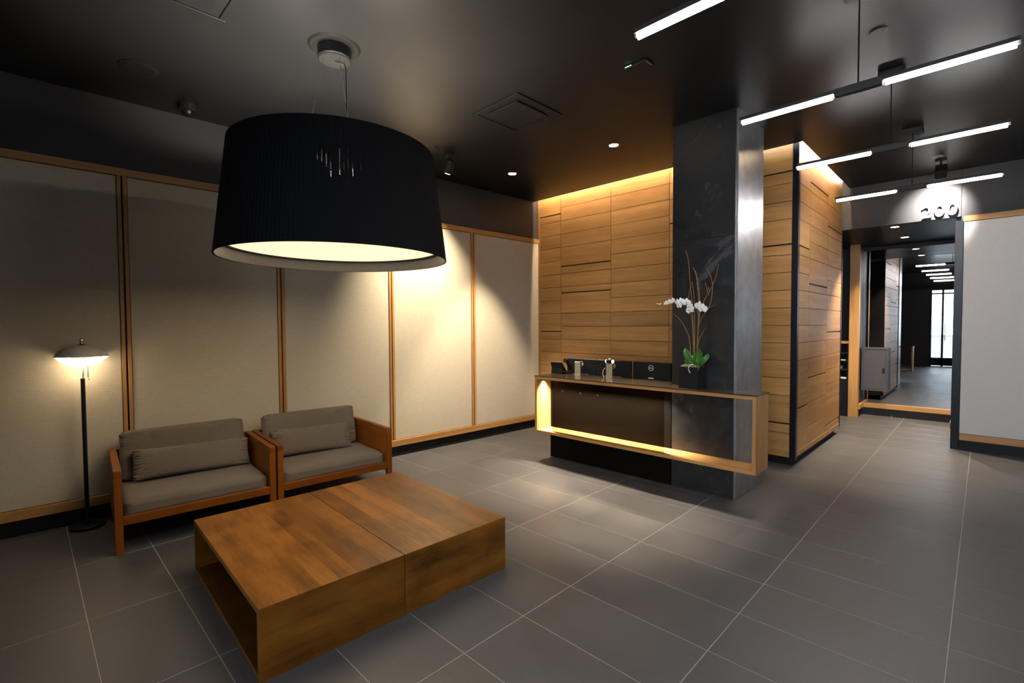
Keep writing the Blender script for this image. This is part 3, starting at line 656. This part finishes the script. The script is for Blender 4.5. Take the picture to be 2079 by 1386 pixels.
make_seat('orange brown wooden loveseat beside the floor lamp', P1, SROT)
make_seat('orange brown wooden loveseat farther from the floor lamp, nearer the desk', P2, SROT)
seat_me = pillow_mesh(0.902, 0.70, 0.125, px=14, pz=4, wr=0.004, freq=5, seed=3, edge=0.12)
back_me = pillow_mesh(0.855, 0.38, 0.13, px=10, pz=3, wr=0.003, freq=6, seed=9, edge=0.16); crease(back_me, 34, 5, 0.018, 0.855, 0.38)
lum_me = [pillow_mesh(0.80, 0.235, 0.13, px=4, pz=2.0, wr=0.004, freq=6, seed=21, edge=0.14, pinch=0.5), pillow_mesh(0.72, 0.25, 0.13, px=4, pz=2.0, wr=0.004, freq=6, seed=33, edge=0.14, pinch=0.5)]
crease(lum_me[0], 40, 8, 0.024, 0.80, 0.235); crease(lum_me[1], 36, 11, 0.024, 0.72, 0.25)
def piping(me_w, me_h, parent):
    r = 0.06; pts = []
    for cx, cy, a0 in ((me_w / 2 - r, me_h / 2 - r, 0), (-me_w / 2 + r, me_h / 2 - r, PI / 2), (-me_w / 2 + r, -me_h / 2 + r, PI), (me_w / 2 - r, -me_h / 2 + r, 1.5 * PI)):
        for k in range(5):
            a = a0 + k * PI / 8; pts.append((cx + r * math.cos(a), cy + r * math.sin(a), 0.0225))
    pts.append(pts[0]); G().tube(pts, 0.0045, 6, cap=False).build('piping', 'cushion_grey', parent, smooth=True)
for i, (P, wh, lx, lr) in enumerate(((P1, 'beside the floor lamp', 0.525, 0.02), (P2, 'nearer the reception desk', 0.455, 0.03))):
    soft('seat_cushion', 'flat grey seat cushion on the loveseat ' + wh, seat_me, P, SROT, (SW / 2, 0.395, 0.2775), 0, 'cushion', 'seat cushions')
    bc = soft('back_cushion', 'tall grey piped back cushion of the loveseat ' + wh, back_me, P, SROT, (SW / 2 - 0.012, 0.665, 0.522), math.radians(78), 'cushion', 'back cushions')
    piping(0.850, 0.375, bc)
    soft('lumbar_pillow', 'long wrinkled grey lumbar pillow on the loveseat ' + wh, lum_me[i], P, SROT, (lx, 0.530, 0.456), math.radians(68), 'pillow', 'lumbar pillows', lr)

# ------------------------------------------------------------------ coffee tables: two open ended boxes side by side
HEX = [(0, 3, 2, 1), (4, 5, 6, 7), (0, 1, 5, 4), (1, 2, 6, 5), (2, 3, 7, 6), (3, 0, 4, 7)]
def coffee(label, loc, rot, w, d, seed):
    t = thing('coffee_table', label, 'coffee table', loc, rot, 'low box coffee tables'); h = 0.322; th = 0.028
    n = 6; rnd = random.Random(seed); e = [0.0]
    for k in range(n): e.append(e[-1] + rnd.uniform(0.8, 1.25))
    e = [x / e[-1] * w for x in e]
    top = put('top', None, t, (0, 0, 0))
    for a, c in zip(e[:-1], e[1:]):
        m_ = (a + c) / 2
        q_ = G(); q_.v = [(a - m_, th, h - th), (c - m_, th, h - th), (c - m_, d - th, h - th), (a - m_, d - th, h - th), (a - m_, 0, h), (c - m_, 0, h), (c - m_, d, h), (a - m_, d, h)]; q_.f = HEX
        q_.build('plank', 'table_y', top, loc=(m_, 0, 0), bevel=0.0006)
    for nm, y0, y1 in (('front_panel', 0.0, th), ('back_panel', d, d - th)):
        q_ = G(); q_.v = [(0, y0, 0), (w, y0, 0), (w, y1, 0), (0, y1, 0), (0, y0, h - 0.0004), (w, y0, h - 0.0004), (w, y1, h - th - 0.0004), (0, y1, h - th - 0.0004)]; q_.f = HEX
        q_.build(nm, 'table_x', t, bevel=0.0005)
    G().box(0, w, th + 0.0005, d - th - 0.0005, 0.0, 0.028).build('bottom_panel', 'table_y', t, bevel=0.001)
    return t
CR = -0.036
coffee('low brown wooden box table with open end toward the floor lamp', (0.668, 2.168, 0), CR, 0.702, 1.315, 2)
coffee('low brown wooden box table, the one of the pair nearer the desk', (0.668 + 0.706 * math.cos(CR), 2.168 + 0.706 * math.sin(CR), 0), CR, 0.712, 1.315, 5)

# ------------------------------------------------------------------ big pendant lamp
pc = (1.485, 3.075)
pend = thing('pendant_lamp', 'huge black drum pendant lamp hanging over the coffee tables', 'pendant lamp', (pc[0], pc[1], 0))
zb, zt, rb, rt = 1.958, 2.647, 0.714, 0.632
G().lathe([(rb, zb), (rt, zt), (rt - 0.006, zt), (rb - 0.006, zb)], seg=96, closed=True).build('shade', 'shade_black', pend, smooth=True)
G().lathe([(rb - 0.008, zb + 0.001), (rt - 0.008, zt - 0.001), (rt - 0.011, zt - 0.001), (rb - 0.011, zb + 0.001)], seg=96, closed=True).build('shade_lining', 'shade_lining', pend, smooth=True)
rd = 0.668
G().lathe([(0.0, zb + 0.080), (rd, zb + 0.080), (rd, zb + 0.086), (0.0, zb + 0.086)], seg=96).build('diffuser', 'diffuser', pend)
cz = CEIL
G().lathe([(0.0, cz - 0.012), (0.150, cz - 0.012), (0.165, cz - 0.0005), (0.0, cz - 0.0005)], seg=48).build('ceiling_plate', 'pewter', pend, smooth=True)
cap = G().lathe([(0.0, cz - 0.085), (0.098, cz - 0.085), (0.105, cz - 0.078), (0.105, cz - 0.013), (0.0, cz - 0.013)], seg=48).build('canopy', 'black', pend, smooth=True)
G().lathe([(0.0, cz - 0.088), (0.096, cz - 0.088), (0.096, cz - 0.0855), (0.0, cz - 0.0855)], seg=48).build('canopy_cover', 'pewter_light', cap)
for k_ in range(3):
    a = 0.5 + 2 * PI * k_ / 3
    G().tube([(0.07 * math.cos(a), 0.07 * math.sin(a), cz - 0.088), (0.20 * math.cos(a), 0.20 * math.sin(a), 2.632)], 0.0015, 6).build('wire', 'steel', pend)
G().tube([(0, 0, cz - 0.088), (0.02, -0.01, cz - 0.096), (0.052, -0.03, cz - 0.10), (0.06, -0.036, cz - 0.14), (0.058, -0.036, 2.9), (0.06, -0.035, 2.632)], 0.0035, 8).build('power_cord', 'black', pend, smooth=True)
G().lathe([(0.0, 2.62), (0.21, 2.62), (0.21, 2.632), (0.0, 2.632)], seg=32).build('lamp_spider', 'dark_fitting', pend)
for k_ in range(3):
    a = 0.5 + 2 * PI * k_ / 3; G().tube([(0.2 * math.cos(a), 0.2 * math.sin(a), 2.626), ((rt - .012) * math.cos(a), (rt - .012) * math.sin(a), 2.626)], 0.005, 6).build('spoke', 'dark_fitting', pend)
for bx_, by_ in ((0.135, -0.065), (-0.135, 0.065), (0.065, 0.135)):
    G().tube([(bx_, by_, 2.62), (bx_, by_, 2.605)], 0.018, 12).build('socket', 'dark_fitting', pend)
    G().lathe([(0, -0.11), (0.035, -0.103), (0.055, -0.075), (0.055, -0.045), (0.035, -0.015), (0.018, -0.0005), (0, -0.0005)], (bx_, by_, 2.6045), 20).build('bulb', 'pendant_bulb', pend, smooth=True)
for k_ in range(3):
    a = 1.55 + 2 * PI * k_ / 3
    lamp('POINT', 'pendant_bulb', pend, (0.34 * math.cos(a), 0.34 * math.sin(a), 2.40), 58.0, (1.0, 0.92, 0.78), shadow_soft_size=0.06)
lamp('AREA', 'pendant_diffuser_light', pend, (0, 0, zb + 0.076), 14.5, (1.0, 0.78, 0.50), (0, 0, 0), shape='DISK', size=1.30)
G().lathe([(0.662, zb + 0.074), (rb - 0.022, zb + 0.074), (rb - 0.022, zb + 0.088), (0.662, zb + 0.088)], seg=96, closed=True).build('diffuser_ring', 'shade_silver', pend, smooth=True)

# ------------------------------------------------------------------ floor lamp
fl = thing('floor_lamp', 'slim floor lamp with grey dome shade and glowing louvres', 'floor lamp', (0.312, 4.865, 0))
G().lathe([(0.0, 0.0), (0.108, 0.0), (0.110, 0.004), (0.110, 0.018), (0.104, 0.022), (0.0, 0.024)], seg=48).build('base', 'black', fl, smooth=True)
G().tube([(0, 0, 0.022), (0.0, 0, 1.135)], 0.0135, 14).build('pole', 'black', fl, smooth=True)
G().tube([(0.004, 0, 1.135), (0.004, 0, 1.25)], 0.007, 12).build('upper_tube', 'brushed', fl, smooth=True)
G().lathe([(0.158, 1.302), (0.150, 1.322), (0.120, 1.352), (0.07, 1.378), (0.0, 1.390), (0.0, 1.386), (0.07, 1.374), (0.118, 1.348), (0.147, 1.320), (0.155, 1.302)], seg=48).build('dome_shade', 'lamp_grey', fl, smooth=True)
fin = G().lathe([(0.0, 1.389), (0.032, 1.393), (0.010, 1.400), (0.008, 1.410), (0.014, 1.420), (0.012, 1.432), (0.0, 1.440)], seg=20).build('finial', 'brass', fl, smooth=True)
nl = 7
for k_ in range(nl):
    r0 = 0.153 - 0.0105 * k_; z0 = 1.296 - 0.0095 * k_
    G().lathe([(r0, z0), (r0, z0 - 0.003), (r0 - 0.016, z0 - 0.0085), (r0 - 0.016, z0 - 0.0055)], seg=48, closed=True).build('louvre', 'louvre_glow', fl, smooth=True)
G().lathe([(0.0, 1.231), (0.072, 1.231), (0.072, 1.235), (0.0, 1.235)], seg=32).build('lower_diffuser', 'louvre_glow', fl)
lamp('POINT', 'floor_lamp_bulb', fl, (0.0, -0.0, 1.215), 2.0, (1.0, 0.74, 0.44), shadow_soft_size=0.05)
G().tube([(0.030, -0.012, 1.232), (0.030, -0.012, 1.14)], 0.0035, 8).build('pull_chain', 'steel', fl)
G().lathe([(0.008, 1.118), (0.008, 1.138), (0.0, 1.141)], (0.030, -0.012, 0), 12).build('pull_knob', 'white_plastic', fl)
tag(G().tube([(0.415, 4.90, 0.012), (0.50, 4.915, 0.006), (0.62, 4.90, 0.006), (0.80, 4.93, 0.006), (1.0, 4.92, 0.006)], 0.005, 8).build('lamp_cord', 'black', smooth=True), 'black cord running from the lamp foot behind the loveseat', 'cord')

# ------------------------------------------------------------------ suspended line lights
ZL = 2.79
def line_light(x, label):
    t = thing('line_light', label, 'ceiling light', (x, 0.517, 0), 0, 'suspended line lights in a row')
    G().box(-0.016, 0.016, -0.11, 0.11, ZL - 0.012, ZL + 0.034).build('driver_body', 'dark_fitting', t, bevel=0.003)
    for s in (-1, 1):
        tb = G().tube([(0, s * 0.118, ZL), (0, s * 0.598, ZL)], 0.016, 14).build('tube', 'tube_light', t, smooth=True)
        G().box(-0.021, 0.021, min(s * 0.111, s * 0.61), max(s * 0.111, s * 0.61), ZL + 0.007, ZL + 0.028).build('rail', 'dark_fitting', t)
        G().tube([(0, s * 0.599, ZL + 0.003), (0, s * 0.612, ZL + 0.003)], 0.009, 10).build('end_cap', 'dark_fitting', t)
    G().tube([(0, 0, ZL + 0.034), (0, 0, CEIL - 0.03)], 0.004, 8).build('rod', 'black', t)
    G().box(-0.055, 0.055, -0.075, 0.075, CEIL - 0.045, CEIL - 0.0005).build('ceiling_box', 'dark_fitting', t, bevel=0.003)
line_light(5.93, 'suspended line light farthest away, under the number band')
line_light(4.475, 'suspended line light third from the camera, before the oak block')
line_light(3.225, 'suspended line light second from the camera, right of the column top')
line_light(1.94, 'suspended line light cut by the top edge of the picture')
line_light(0.66, 'suspended line light over the camera, seen only in the mirror')

# ------------------------------------------------------------------ recessed downlights
def downlight(x, y, z, label, energy, col, grp, ang=75, blend=0.6, r=0.045, aim=None):
    t = thing('downlight', label, 'downlight', (x, y, z), 0, grp)
    G().lathe([(r + 0.001, -0.006), (r + 0.014, -0.004), (r + 0.016, -0.0005), (r + 0.001, -0.0005)], seg=32, closed=True).build('trim_ring', 'dark_fitting', t, smooth=True)
    G().lathe([(0, -0.004), (r, -0.004), (r, -0.001), (0, -0.001)], seg=32).build('lens', 'bulb_warm', t)
    lamp('SPOT', 'downlight_beam', t, (0, 0, -0.02), energy, col, aim, spot_size=math.radians(ang), spot_blend=blend, shadow_soft_size=0.025)
downlight(4.181, 4.088, CEIL, 'small bright recessed downlight left, near the linen wall corner', 420, SOFT, 'recessed downlights', 64, 0.5)
downlight(4.261, 2.723, CEIL, 'small bright recessed downlight over the middle of the desk', 720, SOFT, 'recessed downlights', 42, 1.0, aim=(-0.68, -0.42, -CEIL))
downlight(8.08, 0.868, 2.79, 'recessed downlight in the passage ceiling, nearer one', 230, SOFT, 'passage downlights', 100)
downlight(9.15, 0.865, 2.79, 'recessed downlight in the passage ceiling, next to the mirror', 190, SOFT, 'passage downlights', 100)

# ------------------------------------------------------------------ ceiling fittings
def diffuser(cx, cy, label):
    t = thing('air_diffuser', label, 'air vent', (cx, cy, CEIL), 0, 'square air diffusers'); a = 0.275
    fr = G().box(-a, a, -a, -a + 0.035, -0.010, -0.0005).box(-a, a, a - 0.035, a, -0.010, -0.0005).box(-a, -a + 0.035, -a + 0.0355, a - 0.0355, -0.010, -0.0005).box(a - 0.035, a, -a + 0.0355, a - 0.0355, -0.010, -0.0005)
    fr.build('frame', 'ceiling_paint', t, bevel=0.002)
    G().box(-a + 0.036, a - 0.036, -a + 0.036, a - 0.036, -0.003, -0.0008).build('throat', 'black', t)
    G().box(-0.185, 0.185, -0.185, 0.185, -0.016, -0.0045).build('centre_plate', 'ceiling_paint', t, bevel=0.006)
diffuser(3.045, 2.92, 'square dark air diffuser in the ceiling near the downlights')
diffuser(0.625, 3.025, 'square dark air diffuser cut by the top edge, left of the pendant')
def flat_disc(x, y, r, h, label, cat, mat='ceiling_paint', nm='ceiling_speaker'):
    t = thing(nm, label, cat, (x, y, CEIL))
    G().lathe([(0.0, -h), (r * 0.86, -h), (r, -h * 0.4), (r, -0.0005), (0.0, -0.0005)], seg=40).build('bezel', mat, t, smooth=True)
    G().lathe([(0.0, -h - 0.002), (r * 0.78, -h - 0.002), (r * 0.78, -h - 0.0003), (0.0, -h - 0.0003)], seg=40).build('grille', mat, t)
flat_disc(0.627, 4.29, 0.115, 0.008, 'round dark ceiling speaker above the floor lamp', 'speaker')
flat_disc(2.985, 4.075, 0.075, 0.006, 'round dark ceiling plate just right of the pendant shade', 'ceiling plate', nm='ceiling_plate_cover')
flat_disc(7.096, 0.408, 0.055, 0.008, 'small pale round detector before the number band', 'detector', 'plaster', nm='ceiling_detector')
flat_disc(3.80, 0.51, 0.05, 0.006, 'small round dark plate between two line lights', 'ceiling plate', nm='ceiling_plate_cover')
dm = thing('dome_camera', 'small dark dome camera on the ceiling above the first linen panel', 'camera', (1.005, 4.715, CEIL))
G().lathe([(0.0, -0.055), (0.062, -0.055), (0.072, -0.045), (0.075, -0.0005), (0.0, -0.0005)], seg=32).build('housing', 'ceiling_paint', dm, smooth=True)
G().lathe([(0.0, -0.100), (0.026, -0.094), (0.043, -0.078), (0.048, -0.0555), (0.0, -0.0555)], seg=32).build('dome', 'black_gloss', dm, smooth=True)
def spotlight(loc, target, label, square, energy, col, ang):
    t = thing('spotlight', label, 'spotlight', (loc[0], loc[1], CEIL), 0, 'ceiling spotlights')
    if square: G().box(-0.05, 0.05, -0.05, 0.05, -0.022, -0.0005).build('mount', 'black', t, bevel=0.003)
    else: G().lathe([(0.0, -0.022), (0.045, -0.022), (0.05, -0.018), (0.05, -0.0005), (0, -0.0005)], seg=28).build('mount', 'dark_fitting', t, smooth=True)
    G().tube([(0, 0, -0.022), (0, 0, -0.075)], 0.011, 10).build('stem', 'black', t)
    head = put('head', None, t, (0, 0, -0.125))
    d = Vector(target) - Vector((loc[0], loc[1], CEIL - 0.125)); head.rotation_euler = d.to_track_quat('-Z', 'Y').to_euler()
    if square: G().box(-0.05, 0.05, -0.05, 0.05, -0.06, 0.06).build('head_body', 'black', head, bevel=0.003)
    else: G().lathe([(0.0, -0.07), (0.044, -0.07), (0.046, -0.066), (0.046, 0.066), (0.042, 0.07), (0.0, 0.07)], seg=28).build('head_body', 'dark_fitting', head, smooth=True)
    G().lathe([(0, -0.0735), (0.034, -0.0735), (0.034, -0.0705), (0, -0.0705)], seg=24).build('lens', 'bulb_warm', head)
    lamp('SPOT', 'spot_beam', head, (0, 0, -0.08), energy, col, None, spot_size=math.radians(ang), spot_blend=0.9, shadow_soft_size=0.03)
spotlight((3.249, 4.118), (3.36, 4.885, 2.05), 'dark cylinder spotlight aimed at the linen wall beside the pendant', False, 330, (1.0, 0.84, 0.60), 80)
spotlight((7.277, 0.384), (XR, 0.46, 2.90), 'black square spotlight aimed at the number 200', True, 230, (1.0, 0.94, 0.88), 74)
ap = thing('ceiling_sensor', 'dark ceiling sensor box with a small green light', 'sensor', (3.09, 1.80, CEIL))
G().box(-0.05, 0.05, -0.11, 0.06, -0.022, -0.0005).build('sensor_body', 'ceiling_paint', ap, bevel=0.006)
G().box(-0.053, -0.0502, 0.0, 0.05, -0.014, -0.009).build('indicator', 'green_led', ap)
